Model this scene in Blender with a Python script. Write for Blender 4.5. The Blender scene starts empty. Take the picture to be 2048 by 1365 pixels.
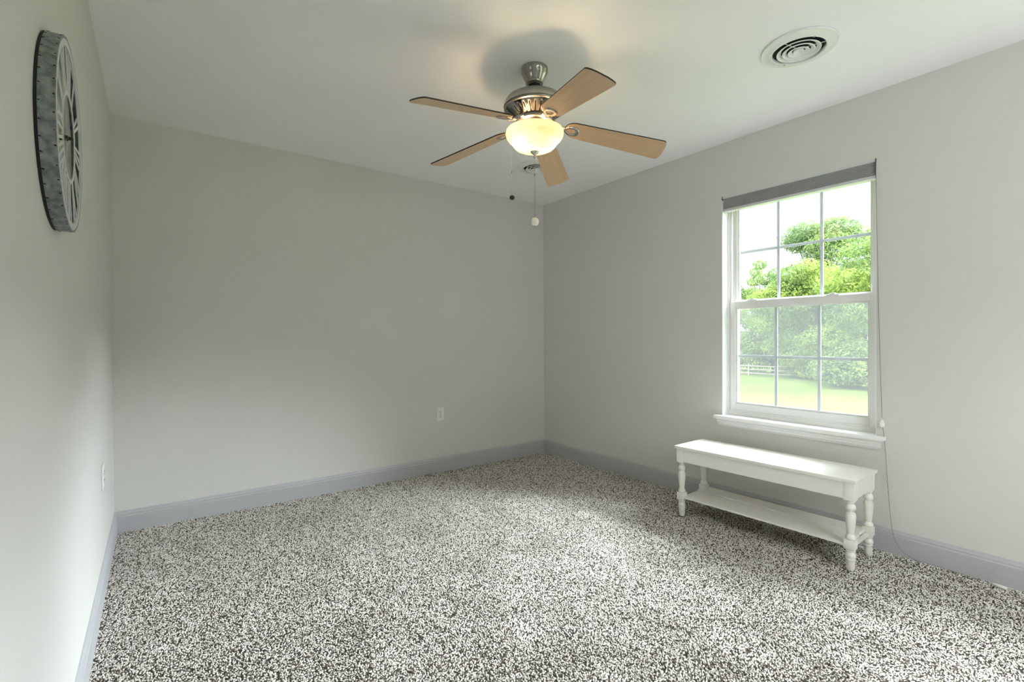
import bpy, bmesh, math, random
from mathutils import Matrix, Vector
import numpy as np

scene = bpy.context.scene
COL = scene.collection
R_ = math.radians
W, H = 3.293, 2.44          # room width, ceiling height (metres)
YF = -4.60                  # wall behind the camera
T = 0.16                    # wall thickness

# ------------------------------------------------------------------ camera
cam_d = bpy.data.cameras.new('camera')
cam = bpy.data.objects.new('camera', cam_d)
COL.objects.link(cam)
cam_d.sensor_fit = 'HORIZONTAL'
cam_d.sensor_width = 36.0
cam_d.lens = 961.536 / 2048 * 36.0
cam_d.clip_start = 0.02
cam_d.clip_end = 500
yaw, pitch, roll = 0.6390717, -0.0071529, -0.0040682
fwd = Vector((math.sin(yaw) * math.cos(pitch), math.cos(yaw) * math.cos(pitch), math.sin(pitch)))
rt = Vector((math.cos(yaw), -math.sin(yaw), 0))
up = rt.cross(fwd)
cr, sr = math.cos(roll), math.sin(roll)
rt, up = rt * cr + up * sr, up * cr - rt * sr
m = Matrix((rt, up, -fwd)).transposed().to_4x4()
m.translation = Vector((0.1976, -3.6368, 1.1314))
cam.matrix_world = m
scene.camera = cam

# ------------------------------------------------------------------ view + sky
scene.view_settings.view_transform = 'Standard'
scene.view_settings.look = 'None'
scene.view_settings.gamma = 1.0
scene.view_settings.use_curve_mapping = False
scene.view_settings.exposure = 0.96
scene.cycles.max_bounces = 14
scene.cycles.diffuse_bounces = 8
scene.cycles.transparent_max_bounces = 16
scene.cycles.sample_clamp_indirect = 8.0

world = bpy.data.worlds.new('overcast_sky')
scene.world = world
world.use_nodes = True
nt = world.node_tree
nt.nodes.clear()
tc = nt.nodes.new('ShaderNodeTexCoord')
sx = nt.nodes.new('ShaderNodeSeparateXYZ')
ramp = nt.nodes.new('ShaderNodeValToRGB')
mul = nt.nodes.new('ShaderNodeMath'); mul.operation = 'MULTIPLY'
SKY_MAX = 5.0
mul.inputs[1].default_value = SKY_MAX
bg = nt.nodes.new('ShaderNodeBackground')
wo = nt.nodes.new('ShaderNodeOutputWorld')
nt.links.new(tc.outputs['Generated'], sx.inputs[0])
nt.links.new(sx.outputs['Z'], ramp.inputs[0])
nt.links.new(ramp.outputs[0], mul.inputs[0])
# added sky gradient: unseen house side boosted to light tree fronts, window side dimmed
xr = nt.nodes.new('ShaderNodeMapRange')
xr.inputs['From Min'].default_value = -0.65; xr.inputs['From Max'].default_value = 0.0
xr.inputs['To Min'].default_value = 2.6; xr.inputs['To Max'].default_value = 0.5
m2 = nt.nodes.new('ShaderNodeMath'); m2.operation = 'MULTIPLY'
nt.links.new(sx.outputs['X'], xr.inputs['Value'])
nt.links.new(mul.outputs[0], m2.inputs[0]); nt.links.new(xr.outputs[0], m2.inputs[1])
nt.links.new(m2.outputs[0], bg.inputs['Strength'])
nt.links.new(bg.outputs[0], wo.inputs[0])
bg.inputs['Color'].default_value = (0.93, 0.97, 1.0, 1)
els = ramp.color_ramp.elements
def grey(v): return (v, v, v, 1)
els[0].position = 0.0; els[0].color = grey(0.28)
els[1].position = 1.0; els[1].color = grey(1.0)
e = els.new(0.28); e.color = grey(0.28)
e = els.new(0.45); e.color = grey(1.0)
e = els.new(0.70); e.color = grey(1.0)

# skylight portals at the two windows (sampling aid for the sky only)
WINDOWS = [(-2.737, -1.865), (-4.282, -3.410)]  # the second window is added, out of view, to brighten the room
WZ0, WZ1 = 0.600, 2.080
for (a, b) in WINDOWS:
    ld = bpy.data.lights.new('window_daylight', 'AREA')
    ld.shape = 'RECTANGLE'
    ld.size = b - a; ld.size_y = WZ1 - WZ0
    ld.cycles.is_portal = True
    lo = bpy.data.objects.new('window_daylight', ld)
    COL.objects.link(lo)
    lo.location = (W + T + 0.02, (a + b) / 2, (WZ0 + WZ1) / 2)
    lo.rotation_euler = Vector((-1, 0, 0)).to_track_quat('-Z', 'Y').to_euler()

# soft fill light at an added window in the unseen wall behind the camera
FILL_WIN = (1.30, 2.50)
ld = bpy.data.lights.new('rear_fill_light', 'AREA')
ld.shape = 'RECTANGLE'; ld.size = FILL_WIN[1] - FILL_WIN[0]; ld.size_y = WZ1 - WZ0
ld.energy = 6.0; ld.color = (1.0, 0.98, 0.95)
lo = bpy.data.objects.new('rear_fill_light', ld); COL.objects.link(lo)
lo.location = (sum(FILL_WIN) / 2, YF - T - 0.05, (WZ0 + WZ1) / 2)
lo.rotation_euler = Vector((0, 1, 0)).to_track_quat('-Z', 'Y').to_euler()

# sun behind bright thin cloud: a very wide soft source shining in through the windows
sd = bpy.data.lights.new('hazy_sun', 'SUN')
sd.energy = 23.0; sd.angle = R_(46); sd.color = (0.85, 0.93, 1.0)
so = bpy.data.objects.new('hazy_sun', sd); COL.objects.link(so)
so.location = (14, -6, 12)
so.rotation_euler = Vector((-0.79, 0.37, -0.60)).to_track_quat('-Z', 'Y').to_euler()

# ------------------------------------------------------------------ materials
MATS = {}
def mat(name, color, rough=0.6, metal=0.0, noise=None, bump=None, spec=0.5, noise_amt=0.08, trans=0.0):
    mm = bpy.data.materials.new(name); mm.use_nodes = True
    t = mm.node_tree; b = t.nodes['Principled BSDF']
    b.inputs['Base Color'].default_value = (*color, 1)
    b.inputs['Roughness'].default_value = rough
    b.inputs['Metallic'].default_value = metal
    b.inputs['Specular IOR Level'].default_value = spec
    co = t.nodes.new('ShaderNodeTexCoord')
    if noise:
        n = t.nodes.new('ShaderNodeTexNoise'); n.inputs['Scale'].default_value = noise
        n.inputs['Detail'].default_value = 4
        t.links.new(co.outputs['Object'], n.inputs['Vector'])
        r = t.nodes.new('ShaderNodeValToRGB')
        r.color_ramp.elements[0].position = .3; r.color_ramp.elements[1].position = .7
        r.color_ramp.elements[0].color = (*[c * (1 - noise_amt) for c in color], 1)
        r.color_ramp.elements[1].color = (*[min(1, c * (1 + noise_amt)) for c in color], 1)
        t.links.new(n.outputs[0], r.inputs[0]); t.links.new(r.outputs[0], b.inputs['Base Color'])
    if bump:
        n2 = t.nodes.new('ShaderNodeTexNoise'); n2.inputs['Scale'].default_value = bump[0]
        n2.inputs['Detail'].default_value = 3
        t.links.new(co.outputs['Object'], n2.inputs['Vector'])
        bp = t.nodes.new('ShaderNodeBump'); bp.inputs['Strength'].default_value = bump[1]
        bp.inputs['Distance'].default_value = bump[2]
        t.links.new(n2.outputs[0], bp.inputs['Height']); t.links.new(bp.outputs[0], b.inputs['Normal'])
    MATS[name] = mm
    return mm

M_wall = mat('wall_paint', (0.655, 0.638, 0.608), 0.75, noise=1.3, noise_amt=0.012, bump=(260, 0.06, 0.001), spec=0.3)
M_ceil = mat('ceiling_paint', (0.92, 0.905, 0.91), 0.9, noise=1.0, noise_amt=0.01, bump=(220, 0.05, 0.001), spec=0.2)
M_base = mat('baseboard_paint', (0.45, 0.445, 0.46), 0.45, noise=3, noise_amt=0.02)
M_white = mat('white_trim_paint', (0.82, 0.82, 0.81), 0.4, noise=4, noise_amt=0.015)
M_return = mat('white_reveal_paint', (0.84, 0.86, 0.86), 0.6, noise=4, noise_amt=0.01)
M_vinyl = mat('white_vinyl', (0.80, 0.79, 0.77), 0.35, noise=5, noise_amt=0.01)
M_grille = mat('grille_vinyl', (0.62, 0.64, 0.68), 0.4, noise=5, noise_amt=0.01)
M_bench = mat('bench_white_paint', (0.78, 0.755, 0.70), 0.32, noise=6, noise_amt=0.02)
M_nickel = mat('brushed_nickel', (0.40, 0.375, 0.345), 0.28, 1.0, noise=30, noise_amt=0.06)
M_nickel2 = mat('polished_nickel', (0.62, 0.60, 0.57), 0.14, 1.0, noise=20, noise_amt=0.04)
M_dark = mat('dark_slot', (0.02, 0.02, 0.02), 0.7, noise=10)
M_galv = None
M_plastic = mat('white_plastic', (0.80, 0.80, 0.78), 0.35, noise=10, noise_amt=0.01)
M_cord = mat('cord_grey', (0.24, 0.24, 0.235), 0.6, noise=40)
M_blind = mat('blind_grey_fabric', (0.42, 0.425, 0.43), 0.75, noise=60, noise_amt=0.05)
M_blindr = mat('blind_rail', (0.60, 0.61, 0.61), 0.45, noise=20, noise_amt=0.02)
M_blindd = mat('blind_bracket', (0.09, 0.09, 0.09), 0.5, noise=20)
M_ventw = mat('vent_enamel', (0.80, 0.80, 0.79), 0.3, noise=10, noise_amt=0.01)
M_ventd = mat('duct_shade_black', (0.012, 0.012, 0.012), 0.8, noise=30)
M_knob = mat('black_knob', (0.02, 0.02, 0.022), 0.25, noise=30)
M_ball = mat('pearl_ball', (0.85, 0.80, 0.72), 0.15, noise=30, noise_amt=0.04)
M_bark = mat('bark', (0.035, 0.028, 0.022), 0.9, noise=6, noise_amt=0.3)
M_fence = mat('weathered_fence_wood', (0.16, 0.14, 0.11), 0.85, noise=3, noise_amt=0.15)
M_clockback = mat('clock_panel_grey', (0.40, 0.40, 0.385), 0.6, noise=7, noise_amt=0.12)
M_clockface = mat('clock_galvanised_light', (0.60, 0.61, 0.61), 0.5, 0.0, noise=25, noise_amt=0.07)
M_brass = mat('aged_brass', (0.10, 0.085, 0.05), 0.4, 1.0, noise=30)
M_black = mat('black_edge', (0.012, 0.012, 0.012), 0.7, noise=30)

def carpet():
    mm = bpy.data.materials.new('speckled_carpet'); mm.use_nodes = True
    t = mm.node_tree; b = t.nodes['Principled BSDF']
    at = t.nodes.new('ShaderNodeAttribute'); at.attribute_name = 'yarn'
    r = t.nodes.new('ShaderNodeValToRGB'); cr_ = r.color_ramp
    cr_.elements[0].position = 0.08; cr_.elements[0].color = (0.055, 0.045, 0.037, 1)
    cr_.elements[1].position = 0.62; cr_.elements[1].color = (0.84, 0.80, 0.75, 1)
    e_ = cr_.elements.new(0.24); e_.color = (0.21, 0.175, 0.14, 1)
    e_ = cr_.elements.new(0.40); e_.color = (0.58, 0.53, 0.475, 1)
    t.links.new(at.outputs['Fac'], r.inputs[0])
    co = t.nodes.new('ShaderNodeTexCoord')
    n2 = t.nodes.new('ShaderNodeTexNoise'); n2.inputs['Scale'].default_value = 900; n2.inputs['Detail'].default_value = 1
    t.links.new(co.outputs['Object'], n2.inputs['Vector'])
    mr = t.nodes.new('ShaderNodeMapRange'); mr.inputs['To Min'].default_value = 0.75; mr.inputs['To Max'].default_value = 1.15
    t.links.new(n2.outputs[0], mr.inputs['Value'])
    mu = t.nodes.new('ShaderNodeMix'); mu.data_type = 'RGBA'; mu.blend_type = 'MULTIPLY'; mu.inputs[0].default_value = 1.0
    t.links.new(r.outputs[0], mu.inputs[6]); t.links.new(mr.outputs[0], mu.inputs[7])
    t.links.new(mu.outputs[2], b.inputs['Base Color'])
    b.inputs['Roughness'].default_value = 1.0; b.inputs['Specular IOR Level'].default_value = 0.05
    return mm
M_carpet = carpet()

def galvanised():
    mm = bpy.data.materials.new('galvanised_steel'); mm.use_nodes = True
    t = mm.node_tree; b = t.nodes['Principled BSDF']
    co = t.nodes.new('ShaderNodeTexCoord')
    v = t.nodes.new('ShaderNodeTexNoise'); v.inputs['Scale'].default_value = 62; v.inputs['Detail'].default_value = 3
    v.inputs['Distortion'].default_value = 0.25
    t.links.new(co.outputs['Object'], v.inputs['Vector'])
    r = t.nodes.new('ShaderNodeValToRGB')
    r.color_ramp.elements[0].position = 0.33; r.color_ramp.elements[0].color = (0.13, 0.15, 0.155, 1)
    r.color_ramp.elements[1].position = 0.66; r.color_ramp.elements[1].color = (0.29, 0.32, 0.325, 1)
    t.links.new(v.outputs[0], r.inputs[0]); t.links.new(r.outputs[0], b.inputs['Base Color'])
    b.inputs['Metallic'].default_value = 0.25; b.inputs['Roughness'].default_value = 0.5
    return mm
M_galv = galvanised()

def wood(name, c1, c2, rough=0.4):
    mm = bpy.data.materials.new(name); mm.use_nodes = True
    t = mm.node_tree; b = t.nodes['Principled BSDF']
    co = t.nodes.new('ShaderNodeTexCoord'); mp = t.nodes.new('ShaderNodeMapping')
    mp.inputs['Scale'].default_value = (1.2, 22, 22)
    n = t.nodes.new('ShaderNodeTexNoise'); n.inputs['Scale'].default_value = 5; n.inputs['Detail'].default_value = 5
    n.inputs['Distortion'].default_value = 0.3
    r = t.nodes.new('ShaderNodeValToRGB')
    r.color_ramp.elements[0].position = .3; r.color_ramp.elements[0].color = (*c1, 1)
    r.color_ramp.elements[1].position = .7; r.color_ramp.elements[1].color = (*c2, 1)
    t.links.new(co.outputs['Object'], mp.inputs[0]); t.links.new(mp.outputs[0], n.inputs['Vector'])
    t.links.new(n.outputs[0], r.inputs[0]); t.links.new(r.outputs[0], b.inputs['Base Color'])
    b.inputs['Roughness'].default_value = rough
    return mm
M_maple = wood('maple_blade', (0.60, 0.40, 0.24), (0.68, 0.475, 0.305))
M_walnut = wood('walnut_edge', (0.016, 0.010, 0.007), (0.03, 0.02, 0.013))

def glass_mat():
    mm = bpy.data.materials.new('window_glass'); mm.use_nodes = True
    t = mm.node_tree; t.nodes.clear()
    o = t.nodes.new('ShaderNodeOutputMaterial'); mx = t.nodes.new('ShaderNodeMixShader')
    tr = t.nodes.new('ShaderNodeBsdfTransparent'); tr.inputs[0].default_value = (0.97, 0.985, 0.98, 1)
    gl = t.nodes.new('ShaderNodeBsdfGlossy'); gl.inputs['Roughness'].default_value = 0.02
    lw = t.nodes.new('ShaderNodeLayerWeight'); lw.inputs[0].default_value = 0.5
    pw = t.nodes.new('ShaderNodeMath'); pw.operation = 'POWER'; pw.inputs[1].default_value = 5.0
    fr = t.nodes.new('ShaderNodeMath'); fr.operation = 'MULTIPLY_ADD'; fr.inputs[1].default_value = 0.5; fr.inputs[2].default_value = 0.02
    t.links.new(lw.outputs['Facing'], pw.inputs[0]); t.links.new(pw.outputs[0], fr.inputs[0])
    t.links.new(fr.outputs[0], mx.inputs[0]); t.links.new(tr.outputs[0], mx.inputs[1])
    t.links.new(gl.outputs[0], mx.inputs[2]); t.links.new(mx.outputs[0], o.inputs[0])
    return mm
M_glass = glass_mat()

def screen_mat():
    mm = bpy.data.materials.new('insect_screen_mesh'); mm.use_nodes = True
    t = mm.node_tree; t.nodes.clear()
    o = t.nodes.new('ShaderNodeOutputMaterial'); mx = t.nodes.new('ShaderNodeMixShader')
    tr = t.nodes.new('ShaderNodeBsdfTransparent')
    df = t.nodes.new('ShaderNodeBsdfTranslucent'); df.inputs[0].default_value = (0.095, 0.097, 0.097, 1)
    mx.inputs[0].default_value = 0.24
    t.links.new(tr.outputs[0], mx.inputs[1]); t.links.new(df.outputs[0], mx.inputs[2])
    t.links.new(mx.outputs[0], o.inputs[0])
    return mm
M_screen = screen_mat()

def bowl_mat():
    mm = bpy.data.materials.new('alabaster_glass'); mm.use_nodes = True
    t = mm.node_tree; t.nodes.clear()
    o = t.nodes.new('ShaderNodeOutputMaterial')
    co = t.nodes.new('ShaderNodeTexCoord')
    n = t.nodes.new('ShaderNodeTexNoise'); n.inputs['Scale'].default_value = 9; n.inputs['Detail'].default_value = 4
    n.inputs['Distortion'].default_value = 1.5
    mp = t.nodes.new('ShaderNodeMapping'); mp.inputs['Scale'].default_value = (1, 1, 3)
    r = t.nodes.new('ShaderNodeValToRGB')
    r.color_ramp.elements[0].position = .3; r.color_ramp.elements[0].color = (0.25, 0.21, 0.15, 1)
    r.color_ramp.elements[1].position = .7; r.color_ramp.elements[1].color = (0.29, 0.255, 0.195, 1)
    t.links.new(co.outputs['Object'], mp.inputs[0]); t.links.new(mp.outputs[0], n.inputs['Vector'])
    t.links.new(n.outputs[0], r.inputs[0])
    tl = t.nodes.new('ShaderNodeBsdfTranslucent'); df = t.nodes.new('ShaderNodeBsdfDiffuse')
    gl = t.nodes.new('ShaderNodeBsdfGlossy'); gl.inputs['Roughness'].default_value = 0.15
    t.links.new(r.outputs[0], tl.inputs[0]); t.links.new(r.outputs[0], df.inputs[0])
    m1 = t.nodes.new('ShaderNodeMixShader'); m1.inputs[0].default_value = 0.45
    t.links.new(tl.outputs[0], m1.inputs[1]); t.links.new(df.outputs[0], m1.inputs[2])
    m2 = t.nodes.new('ShaderNodeMixShader'); m2.inputs[0].default_value = 0.03
    t.links.new(m1.outputs[0], m2.inputs[1]); t.links.new(gl.outputs[0], m2.inputs[2])
    t.links.new(m2.outputs[0], o.inputs[0])
    return mm
M_bowl = bowl_mat()

def bulb_mat():
    mm = bpy.data.materials.new('warm_bulb'); mm.use_nodes = True
    t = mm.node_tree; t.nodes.clear()
    o = t.nodes.new('ShaderNodeOutputMaterial'); em = t.nodes.new('ShaderNodeEmission')
    em.inputs[0].default_value = (1.0, 0.74, 0.45, 1); em.inputs[1].default_value = 75.0
    t.links.new(em.outputs[0], o.inputs[0])
    return mm
M_bulb = bulb_mat()

def leaf_mat(name, c1, c2, scale=0.7, translucent=0.5):
    mm = bpy.data.materials.new(name); mm.use_nodes = True
    t = mm.node_tree; t.nodes.clear()
    o = t.nodes.new('ShaderNodeOutputMaterial'); mx = t.nodes.new('ShaderNodeMixShader')
    df = t.nodes.new('ShaderNodeBsdfDiffuse'); tl = t.nodes.new('ShaderNodeBsdfTranslucent')
    co = t.nodes.new('ShaderNodeTexCoord')
    n = t.nodes.new('ShaderNodeTexNoise'); n.inputs['Scale'].default_value = scale; n.inputs['Detail'].default_value = 3
    r = t.nodes.new('ShaderNodeValToRGB')
    r.color_ramp.elements[0].position = .35; r.color_ramp.elements[0].color = (*c1, 1)
    r.color_ramp.elements[1].position = .65; r.color_ramp.elements[1].color = (*c2, 1)
    t.links.new(co.outputs['Object'], n.inputs['Vector']); t.links.new(n.outputs[0], r.inputs[0])
    t.links.new(r.outputs[0], df.inputs[0]); t.links.new(r.outputs[0], tl.inputs[0])
    mx.inputs[0].default_value = translucent
    t.links.new(df.outputs[0], mx.inputs[1]); t.links.new(tl.outputs[0], mx.inputs[2])
    t.links.new(mx.outputs[0], o.inputs[0])
    return mm
M_leafy = leaf_mat('yellow_green_leaves', (0.15, 0.22, 0.05), (0.24, 0.30, 0.085))
M_leafg = leaf_mat('green_leaves', (0.115, 0.175, 0.055), (0.185, 0.25, 0.085))
M_leafd = leaf_mat('blue_green_leaves', (0.085, 0.14, 0.065), (0.13, 0.19, 0.088))
M_blossom = leaf_mat('pink_white_blossom', (0.40, 0.28, 0.28), (0.50, 0.38, 0.37), 2.0)
M_grass = leaf_mat('lawn_grass', (0.088, 0.125, 0.032), (0.108, 0.145, 0.040), 0.35, 0.0)

# ------------------------------------------------------------------ mesh helpers
def obj(name, bm, mats, parent=None, smooth=False, loc=None):
    me = bpy.data.meshes.new(name)
    bmesh.ops.recalc_face_normals(bm, faces=bm.faces)
    bm.to_mesh(me); bm.free()
    for mm in (mats if isinstance(mats, (list, tuple)) else [mats]):
        me.materials.append(mm)
    if smooth:
        me.polygons.foreach_set('use_smooth', [True] * len(me.polygons))
        if smooth == 'auto':
            me.set_sharp_from_angle(angle=R_(35))
    o = bpy.data.objects.new(name, me); COL.objects.link(o)
    if parent: o.parent = parent
    if loc: o.location = loc
    return o

def thing(name, label, cat, loc=(0, 0, 0), rz=0.0, group=None):
    o = bpy.data.objects.new(name, None); COL.objects.link(o)
    o.empty_display_size = 0.05
    o.location = loc; o.rotation_euler = (0, 0, rz)
    return tag(o, label, cat, group)

def tag(o, label, cat, group=None, kind=None):
    o['label'] = label; o['category'] = cat
    if group: o['group'] = group
    if kind: o['kind'] = kind
    return o

def struct(o):
    o['kind'] = 'structure'; return o

def box(bm, x0, x1, y0, y1, z0, z1, bev=0.0, mi=0):
    vs = [bm.verts.new(v) for v in ((x0, y0, z0), (x1, y0, z0), (x1, y1, z0), (x0, y1, z0),
                                    (x0, y0, z1), (x1, y0, z1), (x1, y1, z1), (x0, y1, z1))]
    fs = [bm.faces.new([vs[i] for i in f]) for f in ((3, 2, 1, 0), (4, 5, 6, 7), (0, 1, 5, 4), (1, 2, 6, 5), (2, 3, 7, 6), (3, 0, 4, 7))]
    for f in fs: f.material_index = mi
    if bev > 0:
        es = list({e_ for f in fs for e_ in f.edges})
        r = bmesh.ops.bevel(bm, geom=es, offset=bev, segments=2, affect='EDGES', profile=0.6)
        for f in r['faces']: f.material_index = mi
    return bm

def bx(*a, **k): return box(bmesh.new(), *a, **k)

def lathe(bm, prof, seg=32, cx=0.0, cy=0.0, axis='z', mi=0, mat4=None):
    rings = []
    for (r, h) in prof:
        if r < 1e-6:
            v = (cx, cy, h); rings.append([bm.verts.new(v)])
        else:
            rings.append([bm.verts.new((cx + r * math.cos(2 * math.pi * i / seg), cy + r * math.sin(2 * math.pi * i / seg), h)) for i in range(seg)])
    nf = []
    for a, b in zip(rings, rings[1:]):
        for i in range(seg):
            j = (i + 1) % seg
            if len(a) == 1 and len(b) == 1: continue
            if len(a) == 1: f = bm.faces.new((a[0], b[j], b[i]))
            elif len(b) == 1: f = bm.faces.new((a[i], a[j], b[0]))
            else: f = bm.faces.new((a[i], a[j], b[j], b[i]))
            f.material_index = mi; nf.append(f)
    if mat4 is not None:
        for rg in rings:
            for v in rg: v.co = mat4 @ v.co
    return bm

def tube(bm, pts, rad, seg=10, cap=True, mi=0):
    pts = [Vector(q) for q in pts]
    rads = rad if isinstance(rad, (list, tuple)) else [rad] * len(pts)
    rings = []; prev = None
    for i, q in enumerate(pts):
        d = (pts[min(i + 1, len(pts) - 1)] - pts[max(i - 1, 0)]).normalized()
        if prev is None:
            ref = Vector((0, 0, 1)) if abs(d.z) < 0.9 else Vector((1, 0, 0))
            n = d.cross(ref).normalized()
        else:
            n = (prev - d * prev.dot(d)).normalized()
        prev = n; b = d.cross(n)
        rings.append([bm.verts.new(q + (n * math.cos(2 * math.pi * k / seg) + b * math.sin(2 * math.pi * k / seg)) * rads[i]) for k in range(seg)])
    for a, b in zip(rings, rings[1:]):
        for k in range(seg):
            f = bm.faces.new((a[k], a[(k + 1) % seg], b[(k + 1) % seg], b[k])); f.material_index = mi
    if cap:
        bm.faces.new(rings[0]).material_index = mi; bm.faces.new(rings[-1]).material_index = mi
    return bm

def extrude_poly(bm, outline, t0, t1, fn=lambda x, y, z: (x, y, z), mi_bot=0, mi_side=0, mi_top=0):
    lo = [bm.verts.new(fn(x, y, t0)) for x, y in outline]
    hi = [bm.verts.new(fn(x, y, t1)) for x, y in outline]
    n = len(outline)
    bm.faces.new(lo).material_index = mi_bot
    bm.faces.new(hi).material_index = mi_top
    for i in range(n):
        bm.faces.new((lo[i], lo[(i + 1) % n], hi[(i + 1) % n], hi[i])).material_index = mi_side
    return bm

def sphere(bm, c, r, seg=20, sz=1.0):
    prof = [(r * math.sin(math.pi * i / 12), c[2] - r * sz * math.cos(math.pi * i / 12)) for i in range(13)]
    prof[0] = (0, prof[0][1]); prof[-1] = (0, prof[-1][1])
    return lathe(bm, prof, seg, c[0], c[1])

# ------------------------------------------------------------------ room shell
def floor_mesh():
    """carpeted floor: a backing sheet and every tuft of its cut pile, in one mesh"""
    rng = np.random.default_rng(3)
    sp = 0.0058
    xs = np.arange(-0.004, W + 0.004, sp); ys = np.arange(YF - 0.004, 0.004, sp)
    X, Y = np.meshgrid(xs, ys); X = X.ravel(); Y = Y.ravel(); n = X.size
    X = X + rng.uniform(-.45, .45, n) * sp; Y = Y + rng.uniform(-.45, .45, n) * sp
    # low-frequency lean of the pile (footprints, vacuum strokes)
    lx = np.zeros(n); ly = np.zeros(n); hz = np.zeros(n)
    for k in range(26):
        a = rng.uniform(0, 2 * math.pi); f = rng.uniform(3, 26); ph = rng.uniform(0, 6.28)
        w_ = np.sin((X * math.cos(a) + Y * math.sin(a)) * f + ph)
        lx += w_ * rng.normal() * .0005; ly += w_ * rng.normal() * .0005; hz += w_ * 0.003 / f
    dents = [((1.05, -0.42), (1.30, -0.36), 0.003), ((0.55, -0.75), (0.85, -0.80), 0.003), ((1.62, -0.40), (1.64, -0.40), 0.005),
             ((2.08, -0.85), (2.14, -0.86), 0.005), ((2.30, -0.33), (2.33, -0.33), 0.005), ((1.35, -1.25), (1.42, -1.20), 0.003)]
    for (a, b, dpt) in dents:           # dents left by furniture
        ax, ay = a; dx, dy = b[0] - ax, b[1] - ay
        tt = np.clip(((X - ax) * dx + (Y - ay) * dy) / (dx * dx + dy * dy), 0, 1)
        d2 = (X - ax - tt * dx) ** 2 + (Y - ay - tt * dy) ** 2
        hz -= dpt * np.exp(-d2 / (0.013 ** 2))
    hz -= np.percentile(hz, 99.5); hz = np.minimum(hz, 0)
    top = -0.001 + hz + rng.normal(0, 0.0012, n); top = np.clip(top, -0.012, 0.001)
    tx = X + lx + rng.normal(0, .0022, n); ty = Y + ly + rng.normal(0, .0022, n)
    r = 0.0032 * rng.uniform(.8, 1.25, n); an = rng.uniform(0, 6.28, n)
    V = np.empty((n, 6, 3))
    for k in range(5):                  # five-sided rounded tuft: base ring and tip
        c, s_ = np.cos(an + k * 2 * math.pi / 5), np.sin(an + k * 2 * math.pi / 5)
        V[:, k, 0] = X * .4 + tx * .6 + c * r; V[:, k, 1] = Y * .4 + ty * .6 + s_ * r; V[:, k, 2] = top - 0.0042
    V[:, 5, 0] = tx; V[:, 5, 1] = ty; V[:, 5, 2] = top
    V[:, :, 0] = np.clip(V[:, :, 0], 0.001, W - 0.001); V[:, :, 1] = np.clip(V[:, :, 1], YF + 0.001, -0.001)
    yarn = np.repeat(rng.uniform(0, 1, n), 6)
    verts = np.concatenate([V.reshape(-1, 3), np.array([[0, YF, -0.0150], [W, YF, -0.0150], [W, 0, -0.0150], [0, 0, -0.0150]])])
    base = np.arange(n)[:, None] * 6
    tri = np.stack([np.concatenate([base + k, base + (k + 1) % 5, base + 5], 1) for k in range(5)], 1).reshape(-1)
    q = np.array([6 * n, 6 * n + 1, 6 * n + 2, 6 * n + 3])
    me = bpy.data.meshes.new('floor')
    me.vertices.add(len(verts)); me.vertices.foreach_set('co', verts.ravel())
    me.loops.add(len(tri) + 4); me.loops.foreach_set('vertex_index', np.concatenate([tri, q]).astype(np.int32))
    nt_ = len(tri) // 3
    me.polygons.add(nt_ + 1)
    me.polygons.foreach_set('loop_start', np.concatenate([np.arange(nt_) * 3, [nt_ * 3]]).astype(np.int32))
    me.update(calc_edges=True)
    me.polygons.foreach_set('use_smooth', [True] * (nt_ + 1))
    at = me.attributes.new('yarn', 'FLOAT', 'POINT')
    at.data.foreach_set('value', np.concatenate([yarn, [0.20] * 4]).astype(np.float32))
    me.materials.append(M_carpet); me.validate()
    o = bpy.data.objects.new('floor', me); COL.objects.link(o); return o
struct(floor_mesh())
struct(obj('ceiling', bx(-T, W + T, YF - T, T, H, H + 0.15), M_ceil))
struct(obj('wall_left', bx(-T, 0, YF - T, T, -0.05, H), M_wall))
struct(obj('wall_back', bx(0, W, 0, T, -0.05, H), M_wall))
bm = bmesh.new()
box(bm, 0, FILL_WIN[0], YF - T, YF, -0.05, H); box(bm, FILL_WIN[1], W, YF - T, YF, -0.05, H)
box(bm, FILL_WIN[0], FILL_WIN[1], YF - T, YF, -0.05, WZ0 - 0.02); box(bm, FILL_WIN[0], FILL_WIN[1], YF - T, YF, WZ1, H)
struct(obj('wall_front', bm, M_wall))
bm = bmesh.new()
ys = [YF - T] + sorted([q for w_ in WINDOWS for q in w_]) + [T]
for i in range(0, len(ys), 2):
    box(bm, W, W + T, ys[i], ys[i + 1], -0.05, H)
for a, b in WINDOWS:
    box(bm, W, W + T, a, b, -0.05, WZ0 - 0.02); box(bm, W, W + T, a, b, WZ1, H)
struct(obj('wall_right', bm, M_wall))

# baseboards: flat board with a small moulded cap
BP = [(0, 0.0), (0.014, 0.0), (0.014, 0.098), (0.011, 0.104), (0.011, 0.112), (0.007, 0.120), (0.004, 0.128), (0, 0.130)]
def baseboard(name, p0, p1, nrm):
    bm = bmesh.new(); p0 = Vector((*p0, -0.01)); p1 = Vector((*p1, -0.01)); nrm = Vector((*nrm, 0))
    A = [bm.verts.new(p0 + nrm * d + Vector((0, 0, z))) for d, z in BP]
    B = [bm.verts.new(p1 + nrm * d + Vector((0, 0, z))) for d, z in BP]
    n = len(BP)
    for i in range(n):
        bm.faces.new((A[i], A[(i + 1) % n], B[(i + 1) % n], B[i]))
    bm.faces.new(A); bm.faces.new(B)
    return struct(obj(name, bm, M_base))
baseboard('baseboard_back', (0, 0), (W, 0), (0, -1))
baseboard('baseboard_left', (0, YF), (0, 0), (1, 0))
baseboard('baseboard_right', (W, YF), (W, 0), (-1, 0))
baseboard('baseboard_front', (0, YF), (W, YF), (0, 1))

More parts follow.
